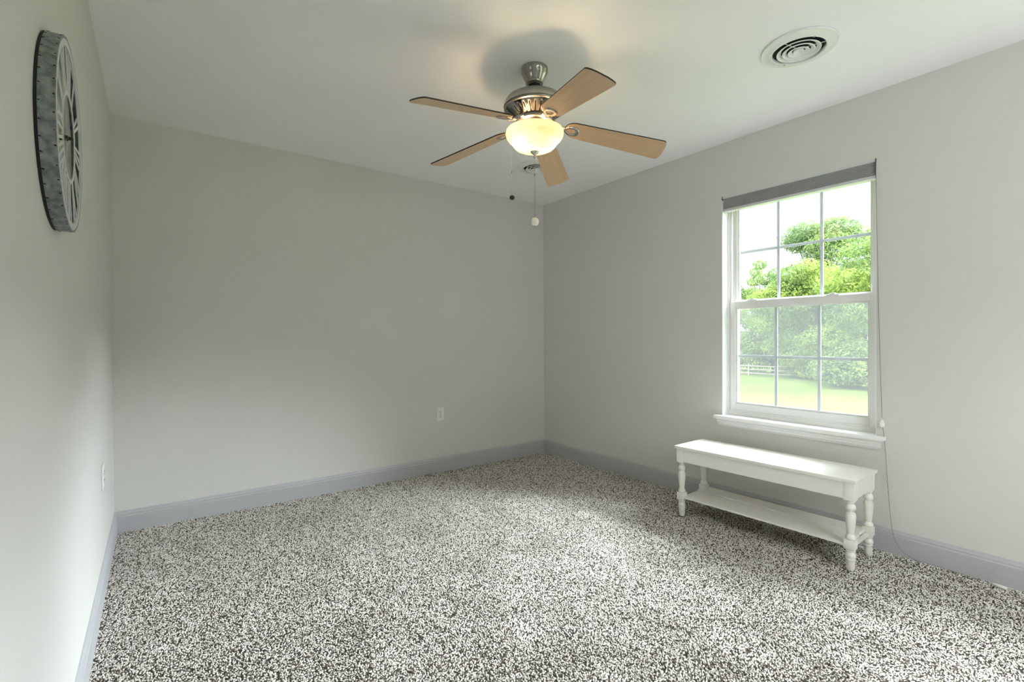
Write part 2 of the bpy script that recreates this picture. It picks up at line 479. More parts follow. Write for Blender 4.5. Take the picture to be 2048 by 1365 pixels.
# ------------------------------------------------------------------ windows
def window(n, y0, y1, front=False):
    root = bpy.data.objects.new('window_%d' % n, None); COL.objects.link(root)
    root.location = ((y0 + y1) / 2, YF, WZ0) if front else (W, (y0 + y1) / 2, WZ0)
    if front: root.rotation_euler = (0, 0, R_(-90))
    root['kind'] = 'structure'
    hw = (y1 - y0) / 2; hh = WZ1 - WZ0
    # white painted reveal (thin lining inside the opening)
    bm = bmesh.new()
    for s in (-1, 1):
        a, b = sorted((s * hw, s * (hw - 0.004)))
        box(bm, 0.0005, 0.070, a, b, -0.002, hh)
    box(bm, 0.0005, 0.070, -hw, hw, hh - 0.004, hh)
    obj('reveal', bm, M_return, root)
    # vinyl frame with stepped tracks
    bm = bmesh.new()
    for s in (-1, 1):
        for (xa, xb, wd) in ((0.066, 0.078, 0.014), (0.078, 0.090, 0.030), (0.090, 0.098, 0.022), (0.098, 0.1055, 0.031), (0.1058, 0.150, 0.0172)):
            a, b = sorted((s * hw, s * (hw - wd)))
            box(bm, xa, xb, a, b, 0, hh)
    for (xa, xb, wd) in ((0.066, 0.098, 0.020), (0.098, 0.150, 0.035)):
        box(bm, xa, xb, -hw, hw, hh - wd, hh)
    box(bm, 0.060, 0.150, -hw, hw, -0.005, 0.024)
    box(bm, 0.0668, 0.0817, -hw + 0.001, hw - 0.001, 0.0, 0.034)
    obj('window_frame', bm, M_vinyl, root)

    def sash(name, xa, xb, zb, zt, rail_b, rail_t, stile, gz):
        bm = bmesh.new(); w = hw - 0.018
        box(bm, xa, xb, -w, -w + stile, zb, zt, 0.003); box(bm, xa, xb, w - stile, w, zb, zt, 0.003)
        box(bm, xa, xb, -w + stile, w - stile, zb, zb + rail_b, 0.003)
        box(bm, xa, xb, -w + stile, w - stile, zt - rail_t, zt, 0.003)
        # glazing bead, a thinner step inside the sash
        g = 0.012; a0, a1, c0, c1 = -w + stile, w - stile, zb + rail_b, zt - rail_t
        xm = xa + 0.010
        box(bm, xm, xb - 0.004, a0, a0 + g, c0, c1); box(bm, xm, xb - 0.004, a1 - g, a1, c0, c1)
        box(bm, xm, xb - 0.004, a0 + g, a1 - g, c0, c0 + g); box(bm, xm, xb - 0.004, a0 + g, a1 - g, c1 - g, c1)
        s = obj(name, bm, M_vinyl, root)
        obj('glass_pane', bx(xa + 0.013, xa + 0.017, a0 + g, a1 - g, c0 + g, c1 - g), M_glass, s)
        bm = bmesh.new(); xg = xa + 0.020; gw = 0.009
        iw = a1 - a0 - 2 * g
        for k in (1, 2):
            yc = a0 + g + iw * k / 3
            box(bm, xg, xg + 0.007, yc - gw, yc + gw, c0 + g, c1 - g, 0.002)
        box(bm, xg + 0.0006, xg + 0.0062, a0 + g, a1 - g, gz - gw, gz + gw, 0.0015)
        obj('grille', bm, M_grille, s)
        return s
    up_ = sash('upper_sash', 0.106, 0.134, 0.725, hh - 0.02, 0.045, 0.045, 0.032, 1.105)
    lo_ = sash('lower_sash', 0.072, 0.102, 0.030, 0.770, 0.046, 0.040, 0.034, 0.400)
    # two tilt latches on the lower sash's top rail and a corner keeper
    for yc in (-0.20, 0.27):
        bm = bmesh.new()
        box(bm, 0.074, 0.098, yc - 0.035, yc + 0.035, 0.7695, 0.777, 0.002)
        box(bm, 0.080, 0.092, yc - 0.012, yc + 0.018, 0.777, 0.785, 0.002)
        obj('sash_lock', bm, M_plastic, lo_)
    # insect screen outside the lower half
    sc = obj('insect_screen', bx(0.1405, 0.1415, -hw + 0.040, hw - 0.040, 0.02, 0.760), M_screen, root)
    bm = bmesh.new()
    for s in (-1, 1):
        a, b = sorted((s * (hw - 0.030), s * (hw - 0.045))); box(bm, 0.136, 0.146, a, b, 0.02, 0.765)
    box(bm, 0.136, 0.146, -hw + 0.045, hw - 0.045, 0.750, 0.765)
    obj('screen_frame', bm, M_vinyl, sc)
    # stool board with horns, and moulded apron below
    bm = bx(-0.050, 0.066, -hw, hw, -0.019, 0.0)
    box(bm, -0.050, -0.0005, -hw - 0.042, -hw, -0.019, 0.0)
    box(bm, -0.050, -0.0005, hw, hw + 0.036, -0.019, 0.0)
    obj('window_stool', bm, M_white, root)
    prof = [(-0.0005, -0.0195), (-0.036, -0.0195), (-0.036, -0.026), (-0.028, -0.034), (-0.027, -0.044), (-0.021, -0.047), (-0.019, -0.060), (-0.013, -0.067), (-0.010, -0.074), (-0.0005, -0.074)]
    bm = bmesh.new()
    def ring(yb, s): return [bm.verts.new((x, yb + s * (-x) * 0.5, z)) for x, z in prof]
    A = ring(-hw - 0.016, -1); B = ring(hw + 0.010, 1); k = len(prof)
    for i in range(k): bm.faces.new((A[i], A[(i + 1) % k], B[(i + 1) % k], B[i]))
    bm.faces.new(A); bm.faces.new(B)
    obj('window_apron', bm, M_white, root)
    return root
window(1, *WINDOWS[0])
window(2, *WINDOWS[1])  # added beside the camera, out of view, to let in more daylight
window(3, *FILL_WIN, front=True)  # added, unseen window that carries the fill light

# ------------------------------------------------------------------ blind at window 1
yb0, yb1 = WINDOWS[0]
bl = thing('window_blind', 'grey cellular blind raised to the top of the window, with a loose pull cord', 'blind', (W, (yb0 + yb1) / 2, 1.975))
hw = (yb1 - yb0) / 2 - 0.005
bm = bx(-0.002, 0.050, -hw, hw, 0.088, 0.1045, 0.003)
obj('head_rail', bm, M_blindr, bl)
# pleated stack
pts = []; nple = 9
for i in range(nple + 1):
    z = 0.0865 - 0.0685 * i / nple
    pts.append((0.000, z)); 
    if i < nple: pts.append((0.007, z - 0.0685 / nple / 2))
back = [(0.045, q[1]) for q in reversed(pts)]
poly = pts + back
bm = bmesh.new()
A = [bm.verts.new((x, -hw + 0.004, z)) for x, z in poly]; B = [bm.verts.new((x, hw - 0.004, z)) for x, z in poly]
for i in range(len(poly)): bm.faces.new((A[i], A[(i + 1) % len(poly)], B[(i + 1) % len(poly)], B[i]))
for i in range(len(pts) - 1):
    j = len(poly) - 1 - i
    for V in (A, B): bm.faces.new((V[i], V[i + 1], V[j - 1], V[j]))
obj('pleated_fabric', bm, M_blind, bl)
obj('bottom_rail', bx(-0.002, 0.047, -hw + 0.002, hw - 0.002, 0.0, 0.0175, 0.004), M_blindr, bl)
for s in (-1, 1):
    a, b = sorted((s * (hw + 0.003), s * (hw - 0.0005)))
    obj('end_bracket', bx(-0.006, 0.050, a, b, 0.018 if s < 0 else 0.080, 0.1049, 0.001), M_blindd, bl)
# pull cord: from the right end of the head rail, down the wall beside the window, onto the carpet
ox, oy, oz = W, (yb0 + yb1) / 2, 1.975
def loc_(q): return (q[0] - ox, q[1] - oy, q[2] - oz)
def catmull(P, n=8):
    P = [Vector(q) for q in P]; out = []
    for i in range(len(P) - 1):
        a, b, c, d = P[max(i - 1, 0)], P[i], P[i + 1], P[min(i + 2, len(P) - 1)]
        for k in range(n):
            t_ = k / n
            out.append(0.5 * ((2 * b) + (-a + c) * t_ + (2 * a - 5 * b + 4 * c - d) * t_ ** 2 + (-a + 3 * b - 3 * c + d) * t_ ** 3))
    out.append(P[-1]); return out
c1 = [(W - 0.010, -2.736, 2.055), (W - 0.006, -2.741, 1.60), (W - 0.006, -2.752, 1.10), (W - 0.010, -2.764, 0.70)]
obj('cord', tube(bmesh.new(), [loc_(q) for q in catmull(c1)], 0.0014, 6), M_cord, bl)
bm = bmesh.new()
lathe(bm, [(0, 0.042), (0.006, 0.040), (0.010, 0.028), (0.011, 0.012), (0.009, 0.002), (0, 0)], 14)
bm.transform(Matrix.Translation(Vector(loc_((W - 0.013, -2.766, 0.648)))))
obj('cord_connector', bm, M_plastic, bl, smooth=True)
c2 = [(W - 0.012, -2.768, 0.650), (W - 0.016, -2.779, 0.55), (W - 0.016, -2.790, 0.36), (W - 0.018, -2.803, 0.19), (W - 0.022, -2.825, 0.07), (W - 0.030, -2.88, 0.012),
      (W - 0.034, -2.98, 0.004), (W - 0.045, -3.08, 0.005), (W - 0.060, -3.195, 0.007)]
obj('cord', tube(bmesh.new(), [loc_(q) for q in catmull(c2)], 0.0013, 6), M_cord, bl)
bm = bmesh.new()
lathe(bm, [(0, 0.0), (0.003, 0.0), (0.0055, 0.012), (0.007, 0.030), (0.0075, 0.045), (0.006, 0.047), (0, 0.047)], 12)
d_ = Vector((-0.016, -0.047, 0.0)).normalized()
bm.transform(Matrix.Translation(Vector(loc_((W - 0.060, -3.193, 0.009)))) @ d_.to_track_quat('Z', 'Y').to_matrix().to_4x4())
obj('cord_tassel', bm, M_plastic, bl, smooth=True)

# ------------------------------------------------------------------ bench
be = thing('bench', 'narrow white wooden bench with turned legs and a low shelf, under the window', 'bench', (3.020, -2.286, 0.0), R_(1.4))
L2, D2 = 0.490, 0.163
obj('bench_top', bx(-D2, D2, -L2, L2, 0.424, 0.441, 0.003), M_bench, be)
lx, ly = D2 - 0.034, L2 - 0.032
bm = bmesh.new()
for s in (-1, 1):
    box(bm, s * lx - 0.009 + s * 0.012, s * lx + 0.009 + s * 0.012, -ly + 0.019, ly - 0.019, 0.343, 0.4235)
    box(bm, -lx + 0.019, lx - 0.019, s * ly - 0.009 + s * 0.012, s * ly + 0.009 + s * 0.012, 0.343, 0.4235)
obj('apron', bm, M_bench, be)
def leg_bm():
    bm = bmesh.new(); h = 0.0235
    box(bm, -h, h, -h, h, 0.336, 0.4238, 0.003)
    box(bm, -h, h, -h, h, 0.100, 0.146, 0.004)
    lathe(bm, [(0.012, 0.336), (0.017, 0.334), (0.019, 0.328), (0.015, 0.323), (0.014, 0.318), (0.018, 0.314), (0.0215, 0.305), (0.022, 0.296),
               (0.019, 0.287), (0.015, 0.281), (0.016, 0.277), (0.020, 0.274), (0.0225, 0.264), (0.0225, 0.250), (0.0205, 0.225), (0.018, 0.200),
               (0.0155, 0.178), (0.0150, 0.172), (0.020, 0.164), (0.0225, 0.157), (0.0215, 0.150), (0.016, 0.146)], 24)
    lathe(bm, [(0.016, 0.100), (0.021, 0.096), (0.021, 0.090), (0.0165, 0.085), (0.019, 0.080), (0.0225, 0.070), (0.0215, 0.060), (0.0175, 0.055),
               (0.0205, 0.051), (0.0205, 0.047), (0.0185, 0.043), (0.0190, 0.020), (0.0175, 0.002), (0.014, -0.004), (0, -0.004)], 24)
    return bm
first = None
for (a, b) in ((-1, 1), (-1, -1), (1, 1), (1, -1)):
    if first is None:
        first = obj('leg', leg_bm(), M_bench, be, smooth='auto'); lg = first
    else:
        lg = first.copy(); COL.objects.link(lg); lg.parent = be
    lg.location = (a * lx, b * ly, 0)
bm = bx(-lx - 0.016, 0.030, -ly + 0.010, ly - 0.010, 0.112, 0.124, 0.002)
box(bm, 0.033, lx + 0.016, -ly + 0.010, ly - 0.010, 0.118, 0.132, 0.002)
for s in (-1, 1): box(bm, -lx + 0.02, lx - 0.02, s * ly - 0.010, s * ly + 0.010, 0.104, 0.1115)
obj('shelf', bm, M_bench, be)

# ------------------------------------------------------------------ ceiling fan
FX, FY = 1.69, -1.82
fan = thing('ceiling_fan', 'brushed nickel five-blade ceiling fan with maple blades and a lit glass bowl', 'fan', (FX, FY, H))
def fz(z): return z - H
# fluted canopy
bm = bmesh.new(); seg = 64
prof = [(0.0, -0.0003), (0.064, -0.0003), (0.0655, -0.006), (0.065, -0.018), (0.062, -0.024), (0.058, -0.034), (0.046, -0.060), (0.043, -0.066), (0.0445, -0.070), (0.0425, -0.076), (0.034, -0.082), (0.020, -0.083), (0.0, -0.083)]
lathe(bm, prof, seg)
for v in bm.verts:
    r = math.hypot(v.co.x, v.co.y)
    if -0.066 < v.co.z < -0.022:
        a = math.atan2(v.co.y, v.co.x); k = 1 - 0.15 * max(0, math.cos(a * 10)) * (1 if v.co.z < -0.026 else 0.4)
        v.co.x *= k; v.co.y *= k
obj('canopy', bm, M_nickel, fan, smooth='auto')
obj('downrod', lathe(bmesh.new(), [(0.0128, fz(2.362)), (0.0128, fz(2.312))], 20), M_nickel, fan, smooth=True)
obj('rod_collar', lathe(bmesh.new(), [(0, fz(2.3745)), (0.027, fz(2.370)), (0.030, fz(2.3565)), (0.022, fz(2.352)), (0.013, fz(2.352))], 24), M_dark, fan, smooth='auto')
# motor housing: dome, two bead lines, slotted cone
bm = bmesh.new()
lathe(bm, [(0.0, 2.315), (0.030, 2.315), (0.075, 2.311), (0.110, 2.302), (0.134, 2.288), (0.147, 2.270), (0.1505, 2.254), (0.1500, 2.247), (0.1460, 2.2465), (0.1460, 2.2435), (0.1485, 2.242), (0.1475, 2.237), (0.1400, 2.234)], 64)
bm.transform(Matrix.Translation((0, 0, -H)))
obj('motor_housing', bm, M_nickel, fan, smooth='auto')
bm = bmesh.new()
ns = 28; per = 5; N = ns * per
radz = [(0.1400, 2.2338), (0.128, 2.2240), (0.090, 2.1985), (0.076, 2.190)]
rings = [[bm.verts.new((r * math.cos(2 * math.pi * i / N), r * math.sin(2 * math.pi * i / N), fz(z))) for i in range(N)] for r, z in radz]
for k in range(3):
    for i in range(N):
        if k == 1 and i % per == 0 : continue        # slot openings
        j = (i + 1) % N
        bm.faces.new((rings[k][i], rings[k][j], rings[k + 1][j], rings[k + 1][i]))
bmesh.ops.solidify(bm, geom=bm.faces[:], thickness=0.002)
obj('vented_cone', bm, M_nickel2, fan, smooth='auto')
obj('motor_core', lathe(bmesh.new(), [(0, fz(2.232)), (0.132, fz(2.232)), (0.080, fz(2.196)), (0.0, fz(2.196))], 40), M_dark, fan)
obj('flywheel', lathe(bmesh.new(), [(0, fz(2.1955)), (0.080, fz(2.1945)), (0.086, fz(2.188)), (0.086, fz(2.178)), (0.078, fz(2.173)), (0.0, fz(2.173))], 48), M_nickel, fan, smooth='auto')
obj('switch_housing', lathe(bmesh.new(), [(0, fz(2.1725)), (0.052, fz(2.1725)), (0.054, fz(2.165)), (0.052, fz(2.150)), (0.060, fz(2.146)), (0.060, fz(2.140)), (0.045, fz(2.132)), (0.0, fz(2.132))], 40), M_nickel2, fan, smooth='auto')
# glass bowl with two bulbs
bp_ = [(0.128, 2.1415), (0.137, 2.1370), (0.1410, 2.1230), (0.1380, 2.1080), (0.1290, 2.0940), (0.1175, 2.0830), (0.1085, 2.0740), (0.1035, 2.0650), (0.0945, 2.0560), (0.0790, 2.0480), (0.0550, 2.0425), (0.0200, 2.0403), (0.0, 2.0400)]
bm = bmesh.new(); lathe(bm, [(r, fz(z)) for r, z in bp_], 64)
bowl = obj('glass_bowl', bm, M_bowl, fan, smooth=True)
for (a_, rr) in ((R_(168), 0.058), (R_(335), 0.058)):
    bm = bmesh.new()
    bx_, by_ = rr * math.cos(a_), rr * math.sin(a_)
    lathe(bm, [(0, 0.036), (0.010, 0.034), (0.012, 0.024), (0.020, 0.006), (0.024, -0.008), (0.019, -0.022), (0.0, -0.030)], 16, bx_, by_)
    bm.transform(Matrix.Translation((0, 0, fz(2.098))))
    obj('bulb', bm, M_bulb, fan, smooth=True)
    obj('bulb_socket', lathe(bmesh.new(), [(0, fz(2.146)), (0.014, fz(2.146)), (0.014, fz(2.1325)), (0, fz(2.1325))], 14, bx_, by_), M_plastic, fan)
obj('finial', lathe(bmesh.new(), [(0.006, fz(2.0425)), (0.021, fz(2.0385)), (0.0215, fz(2.0350)), (0.016, fz(2.0290)), (0.010, fz(2.0240)), (0.0065, fz(2.0200)), (0.0078, fz(2.0150)), (0.0070, fz(2.0090)), (0.0035, fz(2.0040)), (0, fz(2.0035))], 24), M_nickel2, fan, smooth=True)
# blades
def blade_bm():
    pts = []
    # outline in (r, w): rounded root at r=0.150, slightly flaring, softly rounded tip
    r0, r1 = 0.150, 0.648; w0, w1 = 0.054, 0.069
    def half(s):
        q = []
        for k in range(9):
            a = math.pi / 2 * k / 8
            q.append((r0 + 0.060 * (1 - math.sin(a)) if False else r0 + 0.060 * (1 - math.cos(a)), s * w0 * math.sin(a)))
        for k in range(1, 7):
            f = k / 6; q.append((r0 + 0.060 + (r1 - 0.022 - r0 - 0.060) * f, s * (w0 + (w1 - w0) * f)))
        for k in range(1, 6):
            a = math.pi / 2 * k / 6
            q.append((r1 - 0.022 + 0.016 * math.sin(a), s * (w1 - 0.022 + 0.022 * math.cos(a))))
        q.append((r1 - 0.004, s * (w1 - 0.024))); q.append((r1 - 0.001, s * w1 * 0.35))
        return q
    a = half(1); b = half(-1)[1:]
    outline = a + list(reversed(b))
    bm = bmesh.new()
    extrude_poly(bm, outline, -0.003, 0.003, mi_bot=0, mi_side=1, mi_top=1)
    return bm
def bracket_bm():
    bm = bmesh.new()
    # curved arm from the flywheel to a flat diamond-shaped loop under the blade
    arm = [(0.070, 0, 0.028), (0.092, 0, 0.020), (0.110, 0, 0.004), (0.128, 0, -0.006), (0.150, 0, -0.0065)]
    for s in (-1, 1):
        q = [(x, s * (0.006 + 0.010 * max(0, (x - 0.09)) / 0.06), z) for x, _, z in arm]
        tube(bm, catmull(q, 5), 0.0062, 8)
    loop = [(0.140, 0.0), (0.165, 0.020), (0.178, 0.026), (0.205, 0.024), (0.214, 0.015), (0.217, 0.0), (0.214, -0.015), (0.205, -0.024), (0.178, -0.026), (0.165, -0.020)]
    P = [Vector((x, y, 0)) for x, y in loop]; n = len(P); rings = []
    for i in range(n):
        c = Vector((0.180, 0, 0)); P[i] = c + (P[i] - c) * 1.2; inn = c + (P[i] - c) * 0.55
        rings.append([bm.verts.new((P[i].x, P[i].y, -0.0032)), bm.verts.new((P[i].x, P[i].y, -0.007)),
                      bm.verts.new(((P[i].x * .75 + inn.x * .25), (P[i].y * .75 + inn.y * .25), -0.0105)),
                      bm.verts.new(((P[i].x * .3 + inn.x * .7), (P[i].y * .3 + inn.y * .7), -0.0105)),
                      bm.verts.new((inn.x, inn.y, -0.0070)), bm.verts.new((inn.x, inn.y, -0.0032))])
    for i in range(n):
        a, b = rings[i], rings[(i + 1) % n]
        for k in range(6): bm.faces.new((a[k], a[(k + 1) % 6], b[(k + 1) % 6], b[k]))
    return bm
PH = 37.4; bl0 = br0 = None
for k in range(5):
    a = R_(PH + 72 * k)
    slope = 0.150 + (0, 0, 0.008, 0, 0.030)[k] - (-0.030 * math.cos(a) + 0.015 * math.sin(a))
    dr = math.atan(slope)
    piv = 0.180 * math.tan(dr)
    mtx = Matrix.Translation((0, 0, fz(2.155 + 0.150 * 0.18))) @ Matrix.Rotation(a, 4, 'Z') @ Matrix.Rotation(dr, 4, 'Y') @ Matrix.Rotation(R_(-14), 4, 'X')
    if bl0 is None:
        bl0 = obj('blade', blade_bm(), [M_maple, M_walnut], fan); o = bl0
        br0 = obj('blade_bracket', bracket_bm(), M_nickel2, bl0, smooth='auto'); bro = br0
    else:
        o = bl0.copy(); COL.objects.link(o); o.parent = fan
        bro = br0.copy(); COL.objects.link(bro); bro.parent = o
    o.matrix_basis = mtx
# pull chains
def w2f(q): return (q[0] - FX, q[1] - FY, q[2] - H)
def chain(bm, a, b, r, step):
    a, b = Vector(a), Vector(b); n = max(2, int((b - a).length / step))
    tube(bm, [a, b], r * 0.45, 6)
    for i in range(n + 1):
        c = a + (b - a) * (i / n)
        bmesh.ops.create_icosphere(bm, subdivisions=1, radius=r, matrix=Matrix.Translation(c))
    return bm
kx, ky = 1.664, -1.669
obj('pull_chain', chain(tube(bmesh.new(), catmull([w2f((1.702, -1.772, 2.160)), w2f((1.680, -1.715, 2.158)), w2f((1.666, -1.672, 2.148)), w2f((kx, ky, 2.11))], 4), 0.0012, 6),
    w2f((kx, ky, 2.11)), w2f((kx, ky, 1.857)), 0.0014, 0.0045), M_nickel2, fan)
obj('chain_connector', lathe(bmesh.new(), [(0, 0.008), (0.003, 0.006), (0.003, -0.006), (0, -0.008)], 10, *w2f((kx, ky, 0))[:2]), M_nickel, fan).location.z = fz(1.975)
bm = bmesh.new(); sphere(bm, w2f((kx, ky, 1.845)), 0.0135, 18, 0.88)
kn = obj('pull_knob', bm, M_knob, fan, smooth=True); kn['label'] = 'small black knob on the left pull chain'
obj('pull_chain', chain(bmesh.new(), (0, 0, fz(2.004)), (0, 0, fz(1.928)), 0.0012, 0.004), M_nickel2, fan)
obj('chain_connector', lathe(bmesh.new(), [(0, fz(1.932)), (0.0034, fz(1.930)), (0.0034, fz(1.918)), (0, fz(1.916))], 10), M_nickel, fan)
obj('pull_chain', chain(bmesh.new(), (0, 0, fz(1.917)), (0, 0, fz(1.716)), 0.0021, 0.0048), M_nickel, fan)
bm = bmesh.new(); sphere(bm, (0, 0, fz(1.696)), 0.0212, 24)
kn = obj('pull_ball', bm, M_ball, fan, smooth=True); kn['label'] = 'pearly white ball on the middle pull chain'
obj('ball_cap', lathe(bmesh.new(), [(0, fz(1.6765)), (0.005, fz(1.6755)), (0.005, fz(1.6730)), (0, fz(1.6722))], 12), M_nickel, fan)

# ------------------------------------------------------------------ ceiling vents
def vent(label, x, y):
    t = thing('ceiling_vent', label, 'vent', (x, y, H), R_(20), 'round ceiling vents')
    obj('flange', lathe(bmesh.new(), [(0.152, -0.0003), (0.153, -0.006), (0.150, -0.010), (0.138, -0.0085), (0.122, -0.0150), (0.112, -0.019), (0.108, -0.019), (0.1045, -0.014), (0.1045, -0.0045)], 64), M_ventw, t, smooth='auto')
    obj('duct_shade_disc', lathe(bmesh.new(), [(0, -0.0008), (0.110, -0.0008), (0.110, -0.003), (0, -0.003)], 48), M_ventd, t)  # black disc painted as the shade inside the duct; the ceiling is uncut
    for (ro, zi) in ((0.088, -0.021), (0.066, -0.023), (0.044, -0.025)):
        obj('louvre_ring', lathe(bmesh.new(), [(ro - 0.018, zi + 0.011), (ro - 0.0185, zi + 0.0095), (ro - 0.004, zi), (ro, zi + 0.001), (ro, zi + 0.0028), (ro - 0.004, zi + 0.0022), (ro - 0.018, zi + 0.011)], 64), M_ventw, t, smooth='auto')
    obj('centre_cap', lathe(bmesh.new(), [(0, -0.0150), (0.008, -0.0135), (0.014, -0.019), (0.020, -0.023), (0.022, -0.022), (0.022, -0.016), (0.010, -0.008), (0, -0.008)], 40), M_ventw, t, smooth='auto')
    bm = bmesh.new()
    for k in range(3):
        a = 2 * math.pi * k / 3 + 0.5; c, s = math.cos(a), math.sin(a)
        tube(bm, [(0.012 * c, 0.012 * s, -0.0085), (0.107 * c, 0.107 * s, -0.0085)], 0.0022, 6)
    obj('spoke', bm, M_ventw, t)
    for a in (R_(35), R_(215)):
        obj('screw', lathe(bmesh.new(), [(0, -0.0215), (0.0035, -0.021), (0.0045, -0.0188), (0, -0.0188)], 12, 0.109 * math.cos(a), 0.109 * math.sin(a)), M_nickel, t)
    return t
vent('round white ceiling vent above the window wall, the nearer and fully visible of the two', 2.545, -2.660)
vent('round white ceiling vent near the far corner, partly hidden behind a fan blade', 2.560, -0.790)

# ------------------------------------------------------------------ outlets
def outlet(label, loc, rz):
    t = thing('wall_outlet', label, 'outlet', loc, rz, 'white duplex outlets')
    # local frame: x right, y out of wall (-y is into room), z up
    obj('cover_plate', bx(-0.035, 0.035, -0.006, -0.0003, -0.057, 0.057, 0.0025), M_plastic, t)
    for zc in (0.0195, -0.0195):
        bm = bmesh.new()
        outl = [(0.0165 * math.cos(a), 0.0145 * math.sin(a)) for a in [2 * math.pi * i / 28 for i in range(28)]]
        outl = [(x, max(-0.0150, min(0.0125, y))) for x, y in outl]
        extrude_poly(bm, outl, -0.0082, -0.0058, lambda x, y, z: (x, z, y + zc))
        r_ = obj('receptacle', bm, M_plastic, t)
        bm = bmesh.new()
        box(bm, -0.0078, -0.0050, -0.0087, -0.0080, zc - 0.001, zc + 0.0085)
        box(bm, 0.0050, 0.0076, -0.0087, -0.0080, zc - 0.000, zc + 0.0075)
        extrude_poly(bm, [(0.0030 * math.cos(2 * math.pi * i / 12), 0.0034 * math.sin(2 * math.pi * i / 12)) for i in range(12)], -0.0087, -0.0080, lambda x, y, z: (x, z, y + zc - 0.0075))
        obj('slot', bm, M_dark, r_)
    obj('screw', extrude_poly(bmesh.new(), [(0.0028 * math.cos(2 * math.pi * i / 12), 0.0028 * math.sin(2 * math.pi * i / 12)) for i in range(12)], -0.0070, -0.0058, lambda x, y, z: (x, z, y)), M_nickel2, t)
outlet('white duplex outlet low on the far wall, facing the camera', (2.137, 0, 0.484), 0.0)
outlet('white duplex outlet seen edge-on low on the left wall', (0, -0.765, 0.505), R_(90))

# ------------------------------------------------------------------ wall clock (local: x out of wall, y along wall, z up)
ck = thing('wall_clock', 'large round galvanised metal clock with cut-out Roman numerals, high on the left wall', 'clock', (0.0, -2.029, 1.628))
RX = Matrix.Rotation(R_(90), 4, 'Y')        # lathe axis z -> x
def ylathe(prof, seg=96): return lathe(bmesh.new(), prof, seg, mat4=RX)
RC = 0.228
obj('back_edge', ylathe([(0.0, 0.0005), (RC - 0.001, 0.0005), (RC - 0.001, 0.0058), (0, 0.0058)]), M_black, ck)
obj('back_panel', ylathe([(0, 0.0062), (RC - 0.010, 0.0062), (RC - 0.010, 0.0140), (0, 0.0140)]), M_clockback, ck)
obj('rim', ylathe([(RC - 0.002, 0.0060), (RC, 0.0062), (RC, 0.0345), (RC - 0.003, 0.0350), (RC - 0.006, 0.0340), (RC - 0.006, 0.0145), (RC - 0.002, 0.0060)], 128), M_galv, ck, smooth='auto')
# stapled dents along both edges of the rim
bm = bmesh.new(); random.seed(2)
for k in range(40):
    for (xx, off) in ((0.0085, 0), (0.0315, 0.5)):
        a = 2 * math.pi * (k + off + random.uniform(-.12, .12)) / 40
        c, s = math.cos(a), math.sin(a)
        l = random.uniform(0.0015, 0.0026)
        mt = Matrix.Translation((xx, (RC + 0.0002) * c, (RC + 0.0002) * s)) @ Matrix.Rotation(a, 4, 'X') @ Matrix.Diagonal((l if xx > .02 else l * 1.5, 0.0008, l * 0.9, 1))
        bmesh.ops.create_icosphere(bm, subdivisions=1, radius=1.0, matrix=mt)
obj('rim_dents', bm, M_black, ck)['kind'] = 'stuff'
# cut-out face
XF = 0.0300
def ringf(r0, r1, x0=XF, x1=XF + 0.0022): return ylathe([(r0, x0), (r1, x0), (r1, x1), (r0, x1), (r0, x0)])
obj('face_ring', ringf(RC - 0.021, RC - 0.006, XF, 0.0345), M_clockface, ck, smooth='auto')
obj('inner_ring', ringf(0.100, 0.110), M_clockface, ck, smooth='auto')
NUM = ['XII', 'I', 'II', 'III', 'IV', 'V', 'VI', 'VII', 'VIII', 'IX', 'X', 'XI']
WD = {'I': 0.018, 'V': 0.040, 'X': 0.040}
def bar(bm, p, q, w):
    p, q = Vector(p), Vector(q); d = (q - p).normalized(); n = Vector((-d.y, d.x)) * w / 2
    pts = [p - n, q - n, q + n, p + n]
    return pts
for h_, s_ in enumerate(NUM):
    th = R_(90 - 30 * h_)
    bm = bmesh.new(); tot = sum(WD[c] for c in s_); u0 = -tot / 2
    r_in, r_out = 0.107, RC - 0.019
    for c in s_:
        u1 = u0 + WD[c]; mid = (u0 + u1) / 2; bars = []
        if c == 'I': bars = [((mid, r_in), (mid, r_out))]
        elif c == 'V': bars = [((u0 + .005, r_out), (mid, r_in)), ((u1 - .005, r_out), (mid, r_in))]
        else: bars = [((u0 + .005, r_out), (u1 - .005, r_in)), ((u1 - .005, r_out), (u0 + .005, r_in))]
        for k_, (p_, q_) in enumerate(bars):
            p_ = (p_[0] * p_[1] / 0.16, p_[1]); q_ = (q_[0] * q_[1] / 0.16, q_[1])
            pts = bar(bm, p_, q_, 0.0078)
            # u runs clockwise on the face as seen from the room
            def fn(x, y, z, th=th):
                yy = y * math.cos(th) + x * math.sin(th); zz = y * math.sin(th) - x * math.cos(th)
                return (z, yy, zz)
            extrude_poly(bm, [(q[0], q[1]) for q in pts], XF - 0.0001 * k_, XF + 0.0020 + 0.0001 * k_, fn)
        u0 = u1
    # the face is read from +x with +y to the left of the viewer: mirror y
    for v in bm.verts: v.co.y = v.co.y
    obj('numeral', bm, M_clockface, ck)
def hand(name, th, ln, tail, w, x0):
    bm = bmesh.new(); th = R_(th)
    out = [(-w * .45, -tail), (w * .45, -tail), (w, 0), (w * .55, ln * .62), (w * 1.0, ln * .66), (0, ln), (-w * 1.0, ln * .66), (-w * .55, ln * .62), (-w, 0)]
    extrude_poly(bm, out, x0, x0 + 0.0012, lambda x, y, z: (z, y * math.cos(th) + x * math.sin(th), y * math.sin(th) - x * math.cos(th)))
    return obj(name, bm, M_clockback, ck)
hand('hour_hand', 84, 0.075, 0.022, 0.007, 0.0235)
hand('minute_hand', -88, 0.098, 0.026, 0.006, 0.0262)
